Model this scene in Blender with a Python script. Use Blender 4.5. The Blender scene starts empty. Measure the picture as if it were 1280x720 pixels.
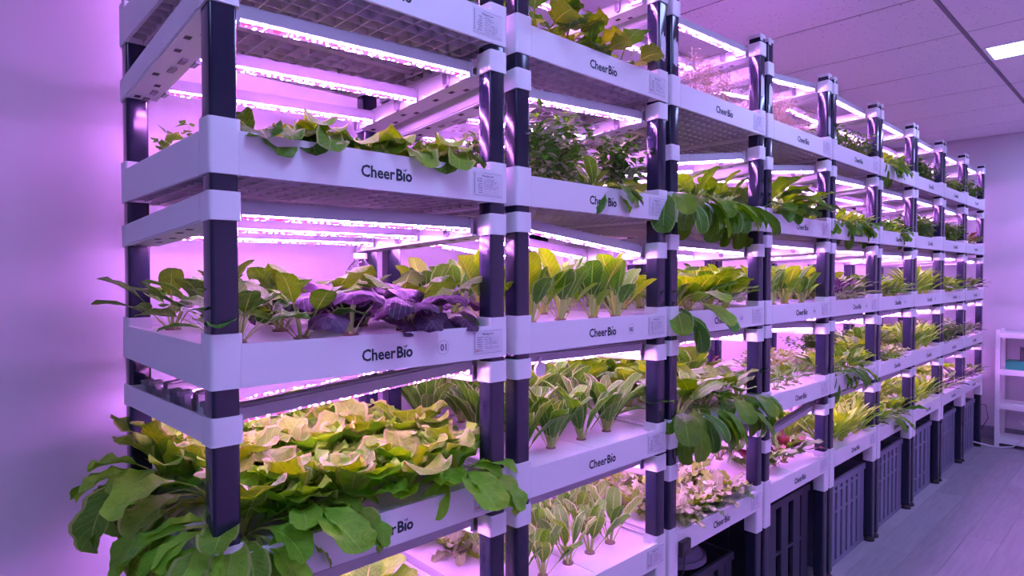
import bpy, math, random
from math import sin, cos, pi, radians
from mathutils import Matrix, Vector, Euler

scene = bpy.context.scene
COL = scene.collection

# ------------------------------------------------------------------ camera
cam_data = bpy.data.cameras.new('camera')
cam_data.sensor_width = 36.0
cam_data.lens = 780.8 / 1280 * 36
cam_data.clip_start = 0.02
cam = bpy.data.objects.new('camera', cam_data)
COL.objects.link(cam)
cam.location = (0, -1.1, 1.4465)
cam.rotation_euler = (radians(90 - 1.17), 0, radians(-43.335))
scene.camera = cam

# ------------------------------------------------------------------ world, exposure
world = bpy.data.worlds.new('world')
scene.world = world
world.use_nodes = True
world.node_tree.nodes['Background'].inputs[0].default_value = (0.35, 0.38, 0.8, 1)
world.node_tree.nodes['Background'].inputs[1].default_value = 0.3
scene.view_settings.view_transform = 'Standard'
scene.view_settings.look = 'None'
scene.view_settings.exposure = 1.2
scene.view_settings.gamma = 1.0
scene.view_settings.use_curve_mapping = False
scene.cycles.max_bounces = 7
scene.cycles.diffuse_bounces = 4
scene.cycles.glossy_bounces = 3
scene.cycles.sample_clamp_indirect = 6.0

LED_STRENGTH = 92.0
LED_COLOR = (1.0, 0.33, 1.48)
PANEL_STRENGTH = 9.6
PANEL_COLOR = (0.37, 0.44, 1.0)

# ------------------------------------------------------------------ material helpers
def new_mat(name):
    m = bpy.data.materials.new(name)
    m.use_nodes = True
    nt = m.node_tree
    return m, nt, nt.nodes['Principled BSDF'], nt.nodes['Material Output']

def N(nt, kind, **kw):
    n = nt.nodes.new(kind)
    for k, v in kw.items():
        setattr(n, k, v)
    return n

def math_node(nt, op, a, b=None, clamp=False):
    n = nt.nodes.new('ShaderNodeMath')
    n.operation = op
    n.use_clamp = clamp
    for i, v in enumerate((a, b)):
        if v is None:
            continue
        if isinstance(v, (int, float)):
            n.inputs[i].default_value = v
        else:
            nt.links.new(v, n.inputs[i])
    return n.outputs[0]

def mix_color(nt, fac, a, b):
    n = nt.nodes.new('ShaderNodeMix')
    n.data_type = 'RGBA'
    for sock, v in ((n.inputs[0], fac), (n.inputs[6], a), (n.inputs[7], b)):
        if isinstance(v, (int, float)):
            sock.default_value = v
        elif isinstance(v, tuple):
            sock.default_value = v if len(v) == 4 else (*v, 1)
        else:
            nt.links.new(v, sock)
    return n.outputs[2]

def plain(name, color, rough=0.5, spec=0.5, noise=0.0, nscale=8.0, bump=0.0, bscale=200.0, coat=0.0, metal=0.0):
    m, nt, b, out = new_mat(name)
    b.inputs['Roughness'].default_value = rough
    b.inputs['Specular IOR Level'].default_value = spec
    b.inputs['Metallic'].default_value = metal
    b.inputs['Coat Weight'].default_value = coat
    tc = N(nt, 'ShaderNodeTexCoord')
    if noise > 0:
        t = N(nt, 'ShaderNodeTexNoise')
        t.inputs['Scale'].default_value = nscale
        t.inputs['Detail'].default_value = 4
        nt.links.new(tc.outputs['Object'], t.inputs['Vector'])
        dark = tuple(c * (1 - noise) for c in color)
        light = tuple(min(1, c * (1 + noise)) for c in color)
        nt.links.new(mix_color(nt, t.outputs['Fac'], dark, light), b.inputs['Base Color'])
    else:
        b.inputs['Base Color'].default_value = (*color, 1)
    if bump > 0:
        t2 = N(nt, 'ShaderNodeTexNoise')
        t2.inputs['Scale'].default_value = bscale
        nt.links.new(tc.outputs['Object'], t2.inputs['Vector'])
        bp = N(nt, 'ShaderNodeBump')
        bp.inputs['Strength'].default_value = bump
        bp.inputs['Distance'].default_value = 0.002
        nt.links.new(t2.outputs['Fac'], bp.inputs['Height'])
        nt.links.new(bp.outputs['Normal'], b.inputs['Normal'])
    return m

def leaf_mat(name, base, light, vein, stem, trans=0.35, rough=0.45, vein_w=0.035, side=0.5, edge=None):
    """leaf colour from its UV: v<.3 is the stalk, the rest the blade with midrib and side veins"""
    m, nt, b, out = new_mat(name)
    uv = N(nt, 'ShaderNodeUVMap')
    sep = N(nt, 'ShaderNodeSeparateXYZ')
    nt.links.new(uv.outputs[0], sep.inputs[0])
    u, v = sep.outputs[0], sep.outputs[1]
    off = math_node(nt, 'ABSOLUTE', math_node(nt, 'SUBTRACT', u, 0.5))
    inv = math_node(nt, 'SUBTRACT', 1.15, v)
    mid = math_node(nt, 'LESS_THAN', off, math_node(nt, 'MULTIPLY', inv, vein_w * 1.3))
    wave = math_node(nt, 'FRACT', math_node(nt, 'SUBTRACT', math_node(nt, 'MULTIPLY', v, 13.0), math_node(nt, 'MULTIPLY', off, 4.5)))
    sv = math_node(nt, 'MULTIPLY', math_node(nt, 'LESS_THAN', wave, 0.14), side)
    veins = math_node(nt, 'MAXIMUM', mid, sv, clamp=True)
    tc = N(nt, 'ShaderNodeTexCoord')
    oi = N(nt, 'ShaderNodeObjectInfo')
    ns = N(nt, 'ShaderNodeTexNoise')
    ns.inputs['Scale'].default_value = 28
    ns.inputs['Detail'].default_value = 3
    nt.links.new(tc.outputs['Object'], ns.inputs['Vector'])
    f = math_node(nt, 'ADD', math_node(nt, 'MULTIPLY', oi.outputs['Random'], 0.75), math_node(nt, 'MULTIPLY', math_node(nt, 'SUBTRACT', ns.outputs['Fac'], 0.35), 0.9), clamp=True)
    col = mix_color(nt, f, base, light)
    if edge:
        e = math_node(nt, 'MULTIPLY', math_node(nt, 'GREATER_THAN', off, 0.43), math_node(nt, 'GREATER_THAN', v, 0.32))
        col = mix_color(nt, e, col, edge)
    col = mix_color(nt, veins, col, vein)
    stalk = math_node(nt, 'LESS_THAN', v, 0.3)
    col = mix_color(nt, stalk, col, stem)
    nt.links.new(col, b.inputs['Base Color'])
    b.inputs['Roughness'].default_value = rough
    b.inputs['Specular IOR Level'].default_value = 0.25
    bp = N(nt, 'ShaderNodeBump')
    bp.inputs['Strength'].default_value = 0.8
    bp.inputs['Distance'].default_value = 0.008
    n2 = N(nt, 'ShaderNodeTexNoise')
    n2.inputs['Scale'].default_value = 65
    nt.links.new(tc.outputs['Object'], n2.inputs['Vector'])
    nt.links.new(math_node(nt, 'SUBTRACT', n2.outputs['Fac'], math_node(nt, 'MULTIPLY', veins, 0.6)), bp.inputs['Height'])
    nt.links.new(bp.outputs['Normal'], b.inputs['Normal'])
    tr = N(nt, 'ShaderNodeBsdfTranslucent')
    hs = N(nt, 'ShaderNodeHueSaturation')
    hs.inputs['Saturation'].default_value = 1.15
    hs.inputs['Value'].default_value = 1.25
    nt.links.new(col, hs.inputs['Color'])
    nt.links.new(hs.outputs[0], tr.inputs['Color'])
    mx = N(nt, 'ShaderNodeMixShader')
    mx.inputs[0].default_value = trans
    nt.links.new(b.outputs[0], mx.inputs[1])
    nt.links.new(tr.outputs[0], mx.inputs[2])
    nt.links.new(mx.outputs[0], out.inputs['Surface'])
    return m

def emit_mat(name, color, strength, pattern=False):
    m, nt, b, out = new_mat(name)
    nt.nodes.remove(b)
    e = N(nt, 'ShaderNodeEmission')
    e.inputs['Color'].default_value = (*color, 1)
    e.inputs['Strength'].default_value = strength
    if pattern:                     # single diodes shining through the ribbed lens of a grow lamp
        tc = N(nt, 'ShaderNodeTexCoord')
        vo = N(nt, 'ShaderNodeTexVoronoi')
        vo.inputs['Scale'].default_value = 105
        nt.links.new(tc.outputs['Object'], vo.inputs['Vector'])
        r = math_node(nt, 'MULTIPLY', math_node(nt, 'SUBTRACT', 0.40, vo.outputs['Distance']), 5.0, clamp=True)
        s = math_node(nt, 'ADD', math_node(nt, 'MULTIPLY', r, strength), 0.42)
        nt.links.new(s, e.inputs['Strength'])
        sp = N(nt, 'ShaderNodeSeparateColor')
        nt.links.new(vo.outputs['Color'], sp.inputs[0])
        red = math_node(nt, 'GREATER_THAN', sp.outputs[0], 0.72)
        nt.links.new(mix_color(nt, red, tuple(color), (1.0, 0.12, 0.5)), e.inputs['Color'])
    nt.links.new(e.outputs[0], out.inputs['Surface'])
    return m

M = {}
M['white'] = plain('white_plastic', (0.78, 0.78, 0.80), 0.38, 0.5, 0.03, 5.0)
M['housing'] = plain('light_bar_aluminium', (0.40, 0.40, 0.44), 0.45)
M['rib'] = plain('shaded_moulded_underside', (0.52, 0.50, 0.55), 0.55)  # same white plastic as the tray, underside shade darkened into its colour
M['board'] = plain('white_grow_board', (0.82, 0.82, 0.82), 0.6, 0.3, 0.05, 14.0, 0.3, 300)
M['post'] = plain('navy_post', (0.016, 0.018, 0.040), 0.12, 0.55, 0.25, 4.0, 0.05, 12)
M['cap'] = plain('torn_protective_film', (0.62, 0.62, 0.66), 0.35, 0.5)
M['black'] = plain('black_plastic', (0.012, 0.012, 0.016), 0.4)
M['dark_slot'] = plain('dark_slot', (0.05, 0.045, 0.06), 0.7)
M['clip'] = plain('grey_clip', (0.26, 0.25, 0.29), 0.5)
M['ink'] = plain('dark_green_ink', (0.008, 0.035, 0.04), 0.6)
M['print'] = plain('grey_print', (0.10, 0.09, 0.15), 0.7)
M['red_print'] = plain('orange_stamp', (0.8, 0.30, 0.25), 0.7)
M['card'] = plain('white_card', (0.72, 0.72, 0.76), 0.45)
M['led'] = emit_mat('grow_led', LED_COLOR, LED_STRENGTH, True)
M['strip'] = emit_mat('grow_led_row', LED_COLOR, LED_STRENGTH * 1.3)
M['panel'] = emit_mat('ceiling_panel_light', PANEL_COLOR, PANEL_STRENGTH)
M['wall'] = plain('white_wall', (0.61, 0.59, 0.62), 0.6, 0.3, 0.02, 2.0, 0.08, 120)
M['grey_base'] = plain('grey_baseboard', (0.22, 0.22, 0.26), 0.5)
M['crate'] = plain('grey_crate', (0.17, 0.19, 0.26), 0.45, 0.5, 0.08, 6)
M['crate_dark'] = plain('charcoal_crate', (0.04, 0.042, 0.065), 0.45, 0.5, 0.08, 6)
M['shelf'] = plain('white_painted_metal', (0.80, 0.80, 0.80), 0.4)
M['teal'] = plain('teal_box', (0.0, 0.30, 0.17), 0.5)
M['charcoal'] = plain('charcoal_box', (0.05, 0.045, 0.055), 0.55)
M['cord_white'] = plain('white_cord', (0.7, 0.7, 0.72), 0.5)
M['foam'] = plain('wet_foam', (0.30, 0.24, 0.16), 0.9, 0.2, 0.4, 60)
M['grid'] = plain('ceiling_grid', (0.17, 0.16, 0.19), 0.6)
M['void'] = plain('ceiling_void', (0.16, 0.15, 0.17), 0.9)

def glass_mat():
    m, nt, b, out = new_mat('clear_plastic')
    b.inputs['Base Color'].default_value = (0.95, 0.93, 0.98, 1)
    b.inputs['Roughness'].default_value = 0.06
    b.inputs['IOR'].default_value = 1.3
    b.inputs['Transmission Weight'].default_value = 0.95
    return m
M['clear'] = glass_mat()

def tile_mat():
    m, nt, b, out = new_mat('speckled_ceiling_tile')
    tc = N(nt, 'ShaderNodeTexCoord')
    oi = N(nt, 'ShaderNodeObjectInfo')
    vo = N(nt, 'ShaderNodeTexVoronoi')
    vo.inputs['Scale'].default_value = 34
    nt.links.new(tc.outputs['Object'], vo.inputs['Vector'])
    sp = math_node(nt, 'LESS_THAN', vo.outputs['Distance'], 0.13)
    n = N(nt, 'ShaderNodeTexNoise')
    n.inputs['Scale'].default_value = 60
    nt.links.new(tc.outputs['Object'], n.inputs['Vector'])
    base = mix_color(nt, n.outputs['Fac'], (0.78, 0.76, 0.79), (0.88, 0.86, 0.89))
    nt.links.new(mix_color(nt, math_node(nt, 'MULTIPLY', sp, 0.8), base, (0.33, 0.31, 0.36)), b.inputs['Base Color'])
    b.inputs['Roughness'].default_value = 0.85
    b.inputs['Specular IOR Level'].default_value = 0.2
    return m
M['tile'] = tile_mat()

def plank_mat():
    m, nt, b, out = new_mat('grey_vinyl_plank')
    tc = N(nt, 'ShaderNodeTexCoord')
    oi = N(nt, 'ShaderNodeObjectInfo')
    mp = N(nt, 'ShaderNodeMapping')
    mp.inputs['Scale'].default_value = (2.5, 24, 1)
    nt.links.new(tc.outputs['Object'], mp.inputs['Vector'])
    cx = N(nt, 'ShaderNodeCombineXYZ')
    nt.links.new(math_node(nt, 'MULTIPLY', oi.outputs['Random'], 37.0), cx.inputs[2])
    nt.links.new(cx.outputs[0], mp.inputs['Location'])
    n = N(nt, 'ShaderNodeTexNoise')
    n.inputs['Scale'].default_value = 2.0
    n.inputs['Detail'].default_value = 6
    nt.links.new(mp.outputs[0], n.inputs['Vector'])
    r = math_node(nt, 'POWER', oi.outputs['Random'], 3.0)
    f = math_node(nt, 'ADD', math_node(nt, 'MULTIPLY', r, 0.55), math_node(nt, 'MULTIPLY', n.outputs['Fac'], 0.5), clamp=True)
    nt.links.new(mix_color(nt, f, (0.22, 0.21, 0.23), (0.46, 0.45, 0.48)), b.inputs['Base Color'])
    b.inputs['Roughness'].default_value = 0.5
    b.inputs['Specular IOR Level'].default_value = 0.35
    return m
M['plank'] = plank_mat()

# leaf colours
L_ = leaf_mat
M['l_butter'] = L_('butter_lettuce_leaf', (0.12, 0.38, 0.019), (0.34, 0.66, 0.055), (0.40, 0.68, 0.110), (0.55, 0.66, 0.176), 0.30, 0.42, 0.03, 0.22)
M['l_wilt'] = L_('wilting_lettuce_leaf', (0.09, 0.25, 0.014), (0.30, 0.52, 0.050), (0.36, 0.52, 0.099), (0.34, 0.48, 0.099), 0.28, 0.5, 0.03, 0.3, (0.36, 0.44, 0.110))
M['l_pak'] = L_('pak_choi_leaf', (0.042, 0.17, 0.012), (0.10, 0.30, 0.024), (0.26, 0.50, 0.10), (0.40, 0.60, 0.18), 0.26, 0.4, 0.04, 0.35, (0.28, 0.50, 0.14))
M['l_romaine'] = L_('romaine_leaf', (0.05, 0.17, 0.014), (0.14, 0.33, 0.035), (0.36, 0.58, 0.143), (0.48, 0.64, 0.209), 0.28, 0.45, 0.045, 0.5, (0.40, 0.52, 0.20))
M['l_spinach'] = L_('dark_spinach_leaf', (0.05, 0.16, 0.007), (0.16, 0.37, 0.017), (0.20, 0.42, 0.055), (0.36, 0.56, 0.110), 0.28, 0.38, 0.03, 0.2)
M['l_yellow'] = L_('yellow_green_leaf', (0.10, 0.33, 0.017), (0.27, 0.52, 0.035), (0.60, 0.65, 0.138), (0.5, 0.6, 0.138), 0.35, 0.45, 0.035, 0.3)
M['l_purple'] = L_('purple_basil_leaf', (0.035, 0.014, 0.042), (0.13, 0.065, 0.14), (0.22, 0.14, 0.22), (0.30, 0.45, 0.16), 0.2, 0.35, 0.03, 0.5)
M['l_olive'] = L_('olive_leaf', (0.035, 0.12, 0.012), (0.12, 0.27, 0.028), (0.28, 0.42, 0.099), (0.30, 0.42, 0.110), 0.28, 0.42, 0.03, 0.3)
M['l_dark'] = L_('dark_herb_leaf', (0.02, 0.10, 0.008), (0.10, 0.30, 0.025), (0.2, 0.36, 0.066), (0.16, 0.26, 0.050), 0.22, 0.4, 0.03, 0.2)
M['l_pale'] = L_('pale_curly_leaf', (0.22, 0.34, 0.10), (0.48, 0.58, 0.30), (0.58, 0.62, 0.44), (0.6, 0.62, 0.46), 0.25, 0.5, 0.04, 0.4)
M['l_red'] = L_('red_chard_leaf', (0.07, 0.015, 0.022), (0.16, 0.09, 0.04), (0.18, 0.015, 0.035), (0.22, 0.015, 0.035), 0.25, 0.4, 0.06, 0.6)
M['l_vine'] = L_('vine_leaf', (0.06, 0.16, 0.008), (0.30, 0.46, 0.028), (0.42, 0.48, 0.088), (0.22, 0.30, 0.044), 0.35, 0.45, 0.03, 0.35)
M['l_dry'] = L_('dry_frond', (0.30, 0.30, 0.18), (0.52, 0.50, 0.34), (0.5, 0.4, 0.3), (0.5, 0.4, 0.3), 0.2, 0.7, 0.03, 0.0)
M['l_grass'] = L_('grassy_green_leaf', (0.10, 0.30, 0.017), (0.32, 0.58, 0.061), (0.5, 0.62, 0.138), (0.5, 0.62, 0.138), 0.3, 0.45, 0.04, 0.0)
M['flower'] = plain('pale_blossom', (0.75, 0.70, 0.78), 0.7)

# ------------------------------------------------------------------ mesh helpers
class G:
    def __init__(s):
        s.v, s.f, s.m, s.uv = [], [], [], None
    def add(s, verts, faces, mi=0):
        o = len(s.v)
        s.v += [tuple(v) for v in verts]
        s.f += [tuple(i + o for i in f) for f in faces]
        s.m += [mi] * len(faces)
    def box(s, x0, x1, y0, y1, z0, z1, mi=0, shear=None):
        vs = [(x, y, z) for z in (z0, z1) for y in (y0, y1) for x in (x0, x1)]
        if shear:
            vs = [(x, y, z + shear * y) for x, y, z in vs]
        s.add(vs, [(0, 2, 3, 1), (4, 5, 7, 6), (0, 1, 5, 4), (2, 6, 7, 3), (0, 4, 6, 2), (1, 3, 7, 5)], mi)
    def rbox(s, x0, x1, y0, y1, z0, z1, r=0.006, seg=3, mi=0, shear=None):
        """box whose four vertical edges are rounded"""
        ring = []
        for cx, cy, a0 in ((x1 - r, y1 - r, 0), (x0 + r, y1 - r, 90), (x0 + r, y0 + r, 180), (x1 - r, y0 + r, 270)):
            for k in range(seg + 1):
                a = radians(a0 + 90 * k / seg)
                ring.append((cx + r * cos(a), cy + r * sin(a)))
        n = len(ring)
        sh = shear or 0
        vs = [(x, y, z0 + sh * y) for x, y in ring] + [(x, y, z1 + sh * y) for x, y in ring]
        fs = [(i, (i + 1) % n, n + (i + 1) % n, n + i) for i in range(n)]
        fs += [tuple(range(n - 1, -1, -1)), tuple(range(n, 2 * n))]
        s.add(vs, fs, mi)
    def cyl(s, c, r0, r1, h, n=12, mi=0, axis='z'):
        vs = []
        for z, r in ((0, r0), (h, r1)):
            for k in range(n):
                a = 2 * pi * k / n
                p = (r * cos(a), r * sin(a), z)
                if axis == 'x':
                    p = (p[2], p[0], p[1])
                elif axis == 'y':
                    p = (p[0], p[2], p[1])
                vs.append((c[0] + p[0], c[1] + p[1], c[2] + p[2]))
        fs = [(i, (i + 1) % n, n + (i + 1) % n, n + i) for i in range(n)] + [tuple(range(n - 1, -1, -1)), tuple(range(n, 2 * n))]
        if axis == 'y':
            fs = [tuple(reversed(f)) for f in fs]
        s.add(vs, fs, mi)
    def tube(s, pts, r, n=6, mi=0):
        pts = [Vector(p) for p in pts]
        vs, fs = [], []
        for i, p in enumerate(pts):
            d = (pts[min(i + 1, len(pts) - 1)] - pts[max(i - 1, 0)]).normalized()
            a = d.cross(Vector((0, 0, 1)))
            if a.length < 1e-3:
                a = Vector((1, 0, 0))
            a.normalize()
            b = d.cross(a)
            for k in range(n):
                t = 2 * pi * k / n
                vs.append(p + a * (r * cos(t)) + b * (r * sin(t)))
        for i in range(len(pts) - 1):
            for k in range(n):
                fs.append((i * n + k, i * n + (k + 1) % n, (i + 1) * n + (k + 1) % n, (i + 1) * n + k))
        fs += [tuple(range(n - 1, -1, -1)), tuple((len(pts) - 1) * n + k for k in range(n))]
        s.add(vs, fs, mi)
    def mesh(s, name, mats, smooth=True, angle=35):
        me = bpy.data.meshes.new(name)
        me.from_pydata(s.v, [], s.f)
        for m in (mats if isinstance(mats, (list, tuple)) else [mats]):
            me.materials.append(M[m] if isinstance(m, str) else m)
        if any(s.m):
            me.polygons.foreach_set('material_index', s.m)
        if s.uv:
            ul = me.uv_layers.new(name='UVMap')
            li = [0] * len(me.loops)
            me.loops.foreach_get('vertex_index', li)
            flat = []
            for i in li:
                flat += s.uv[i]
            ul.data.foreach_set('uv', flat)
        if smooth:
            me.polygons.foreach_set('use_smooth', [True] * len(me.polygons))
            me.set_sharp_from_angle(angle=radians(angle))
        me.update()
        return me

def link(name, data, parent=None, loc=(0, 0, 0), rot=None):
    o = bpy.data.objects.new(name, data)
    COL.objects.link(o)
    o.parent = parent
    o.location = loc
    if rot:
        o.rotation_euler = rot
    return o

def tag(o, label, cat, group=None, kind=None):
    o['label'] = label
    o['category'] = cat
    if group:
        o['group'] = group
    if kind:
        o['kind'] = kind
    return o

def struct(o):
    o['kind'] = 'structure'
    return o

# ------------------------------------------------------------------ room
RX0, RX1, RY0, RY1, RZ = -2.6, 6.875, -2.35, 0.80, 2.675
def wall(name, *b):
    g = G(); g.box(*b)
    return struct(link(name, g.mesh(name, 'wall', False)))
wall('wall_back', RX0 - 0.1, RX1 + 0.1, RY1, RY1 + 0.1, 0, RZ + 0.1)
wall('wall_right', RX1, RX1 + 0.1, RY0, RY1, 0, RZ + 0.1)
wall('wall_left', RX0 - 0.1, RX0, RY0, RY1, 0, RZ + 0.1)
wall('wall_front', RX0 - 0.1, RX1 + 0.1, RY0 - 0.1, RY0, 0, RZ + 0.1)

g = G(); g.box(RX0, RX1, RY0, RY1, -0.12, -0.008)
floor = struct(link('floor', g.mesh('floor', 'grey_base', False)))
rng = random.Random(4)
pw, pl = 0.1515, 1.22
plank_meshes = {}
y = -2.30
row = 0
while y < RY1 - 0.01:
    yw = min(pw, RY1 - y)
    x = 0.3 - rng.random() * pl
    if abs(y - (-0.465)) < 0.08:
        x = 4.2 - 3 * pl
    while x < RX1 - 0.01:
        a, b = max(x, 0.3), min(x + pl, RX1)
        if b - a > 0.02:
            g = G(); g.box(0.0004, b - a - 0.0004, 0.0004, yw - 0.0004, -0.008, 0)
            link('plank', g.mesh('plank', 'plank', False), floor, (a, y, 0))
        x += pl
    y += pw
    row += 1
g = G(); g.box(RX0, 0.3, RY0, RY1, -0.008, 0); g.box(0.3, RX1, RY0, -2.30, -0.008, 0)
o = link('floor_border', g.mesh('floor_border', 'plank', False), floor)

g = G(); g.box(RX0, RX1, RY0, RY1, RZ + 0.012, RZ + 0.1)
ceiling = struct(link('ceiling', g.mesh('ceiling', 'void', False)))
TX, TY0 = 0.62, -0.352            # tile pitch along the room, line of the long grid bar
TYP = 1.15
lights_x = {4.21, }
tile_x0 = 3.243 - 9 * TX
panel_cells = []
mesh_tile = {}
for i in range(0, 18):
    xa = max(tile_x0 + i * TX, RX0); xb = min(tile_x0 + (i + 1) * TX, RX1)
    if xb - xa < 0.05:
        continue
    for j in range(-3, 1):
        ya = TY0 + j * TYP; yb = min(ya + TYP, RY1)
        ya = max(ya, RY0)
        key = (round(xb - xa, 3), round(yb - ya, 3))
        if key not in mesh_tile:
            g = G()
            w_, d_ = key
            e = 0.0055
            g.add([(e, e, 0), (w_ - e, e, 0), (w_ - e, d_ - e, 0), (e, d_ - e, 0), (e + .006, e + .006, -0.006), (w_ - e - .006, e + .006, -0.006), (w_ - e - .006, d_ - e - .006, -0.006), (e + .006, d_ - e - .006, -0.006)],
                  [(0, 1, 5, 4), (1, 2, 6, 5), (2, 3, 7, 6), (3, 0, 4, 7), (7, 6, 5, 4), (0, 3, 2, 1)])
            mesh_tile[key] = g.mesh('ceiling_tile', 'tile', False)
        if xb - xa > 0.1 and yb - ya > 0.1:
            link('ceiling_tile', mesh_tile[key], ceiling, (xa, ya, RZ + 0.006))
g = G()
for i in range(0, 18):
    x = tile_x0 + i * TX
    if RX0 < x < RX1:
        g.box(x - 0.004, x + 0.004, RY0, RY1, RZ + 0.003, RZ + 0.0125)
for j in range(-2, 1):
    g.box(RX0, RX1, TY0 + j * TYP - 0.009, TY0 + j * TYP + 0.009, RZ - 0.002, RZ + 0.0125)
link('grid_bar', g.mesh('grid_bar', 'grid', False), ceiling)

ORD = ['first', 'second', 'third', 'fourth', 'fifth', 'sixth', 'seventh', 'eighth', 'ninth']
# ceiling light panels: every third tile beside the long bar
gf = G()
PL, PW = 1.10, 0.27
for a, b, c, d in ((0, PW, 0, 0.012), (0, PW, PL - 0.012, PL), (0, 0.012, 0.012, PL - 0.012), (PW - 0.012, PW, 0.012, PL - 0.012)):
    gf.box(a, b, c, d, -0.004, 0.0)
me_frame = gf.mesh('panel_frame', 'shelf', False)
gd = G(); gd.box(0.012, PW - 0.012, 0.012, PL - 0.012, -0.003, 0.001)
me_diff = gd.mesh('panel_diffuser', 'panel', False)
for x, lab in ((4.19, 'slim ceiling light panel, the nearer of the two bright panels'),
               (6.00, 'slim ceiling light panel, the farther one by the end wall'),
               (2.33, 'slim ceiling light panel over the aisle, above the camera view'),
               (0.47, 'slim ceiling light panel beside the near rack, out of view'),
               (-1.4, 'slim ceiling light panel at the near end of room, out of view')):
    o = link('ceiling_light', None, None, (x, TY0 - 0.02 - PL, RZ - 0.001))
    tag(o, lab, 'ceiling light', 'slim light panels in the ceiling')
    link('frame', me_frame, o)
    link('diffuser', me_diff, o)

g = G(); g.box(RX1 - 0.012, RX1, RY0, RY1, 0, 0.11)
struct(link('baseboard_right', g.mesh('baseboard', 'grey_base', False)))
g = G(); g.box(RX0, RX1 - 0.012, RY1 - 0.012, RY1, 0, 0.11)
struct(link('baseboard_back', g.mesh('baseboard', 'grey_base', False)))

# ------------------------------------------------------------------ racks
D = 0.629                                   # depth
TRAY_Z = [1.989, 1.618, 1.252, 0.887, 0.530]   # undersides of the five trays, top one first
TOP_BRACKET = 2.352
PH, CH, CS = 0.0755, 0.0945, 0.054          # panel height, corner height, corner size
PS = 0.046
BOARD = 0.067
BAYS = [(0.347, 1.023), (1.054, 1.716)] + [(1.733 + 0.685 * k, 1.716 + 0.685 * (k + 1)) for k in range(7)]

def tray_mesh(L, bottom):
    g = G()
    t = 0.007
    e = CS - 0.004
    g.box(e, L - e, 0.0, t, 0, PH); g.box(e, L - e, D - t, D, 0, PH)
    g.box(0.0, t, e, D - e, 0, PH); g.box(L - t, L, e, D - e, 0, PH)
    # rolled inner lip, standing in from the rim
    g.box(e, L - e, t, t + 0.010, PH - 0.006, PH - 0.002); g.box(t, t + 0.010, e, D - e, PH - 0.006, PH - 0.002)
    g.box(L - t - 0.010, L - t, e, D - e, PH - 0.006, PH - 0.002)
    g.box(t, L - t, t, D - t, 0.022, 0.030)
    z0 = -0.09 if bottom else 0
    for cx in (0, L - CS):
        for cy in (0, D - CS):
            g.rbox(cx, cx + CS, cy, cy + CS, z0, CH, 0.007)
    return g.mesh('tray', 'white')

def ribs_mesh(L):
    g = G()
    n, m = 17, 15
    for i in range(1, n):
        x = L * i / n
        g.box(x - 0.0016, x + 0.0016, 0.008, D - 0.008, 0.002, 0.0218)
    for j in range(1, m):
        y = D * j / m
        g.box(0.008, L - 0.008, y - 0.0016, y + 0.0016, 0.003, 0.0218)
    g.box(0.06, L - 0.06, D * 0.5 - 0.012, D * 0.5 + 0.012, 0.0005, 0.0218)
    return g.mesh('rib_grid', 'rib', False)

def board_mesh(L):
    g = G()
    g.box(0.009, L / 2 - 0.0015, 0.009, D - 0.009, BOARD - 0.02, BOARD)
    g.box(L / 2 + 0.0015, L - 0.009, 0.009, D - 0.009, BOARD - 0.02, BOARD)
    return g.mesh('grow_board', 'board', False)

def bracket_mesh(side, shear):
    """cross beam between front and rear post that carries the light bars; side -1 = left end, 1 = right end"""
    g = G()
    h = 0.049
    for y in (0, D - CS):
        g.rbox(0, CS, y, y + CS, -h, 0, 0.007, shear=shear)
    a, b = (0.0, 0.004) if side < 0 else (CS - 0.004, CS)
    g.box(a, b, CS - 0.005, D - CS + 0.005, -h * 0.93, 0, shear=shear)
    c, d = (0.004, CS + 0.012) if side < 0 else (-0.012, CS - 0.004)
    g.box(c, d, CS, D - CS, -h, -h + 0.004, shear=shear)
    e = CS + 0.008 if side < 0 else -0.012
    g.box(e, e + 0.004, CS, D - CS, -h + 0.004, -0.010, shear=shear)
    return g.mesh('light_bracket', 'white')

SLOTS = [(0.13, 0.034), (0.165, 0.014), (0.235, 0.016), (0.35, 0.034), (0.385, 0.014), (0.455, 0.034), (0.55, 0.016)]
def slot_mesh():
    g = G()
    g.box(0, 0.012, 0, 0.016, -0.0006, 0.0006)
    return g.mesh('slot', 'dark_slot', False)

def clip_mesh():
    g = G()
    g.box(-0.004, 0.004, -0.009, 0.009, -0.020, 0.006)
    g.cyl((-0.004, 0, -0.020), 0.009, 0.009, 0.008, 10, 0, 'x')
    return g.mesh('clip', 'clip')

def housing_mesh(Lb):
    g = G()
    g.box(0, Lb, -0.019, 0.019, 0.016, 0.038)
    g.box(0, Lb, -0.012, 0.012, 0.038, 0.043)
    g.box(-0.003, 0.006, -0.020, 0.020, 0.004, 0.040)
    g.box(Lb - 0.006, Lb + 0.003, -0.020, 0.020, 0.004, 0.040)
    return g.mesh('light_bar', 'housing', False)

def lens_mesh(Lb):
    g = G()
    prof = [(-0.008, 0.0140), (-0.0072, 0.0110), (-0.004, 0.0085), (0.004, 0.0085), (0.0072, 0.0110), (0.008, 0.0140)]
    n = len(prof)
    vs = [(0.006, y, z) for y, z in prof] + [(Lb - 0.006, y, z) for y, z in prof]
    fs = [(i, n + i, n + i + 1, i + 1) for i in range(n - 1)]
    g.add(vs, [tuple(reversed(f)) for f in fs])
    return g.mesh('lens', 'led', True, 80)

def strip_mesh(Lb):
    g = G(); g.box(0.006, Lb - 0.006, -0.0088, 0.0088, 0.0140, 0.0160)
    return g.mesh('led_strip', 'strip', False)

def post_mesh(z0, z1):
    g = G(); g.rbox(-PS / 2, PS / 2, -PS / 2, PS / 2, z0, z1, 0.007, 4)
    return g.mesh('post', 'post')

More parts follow.
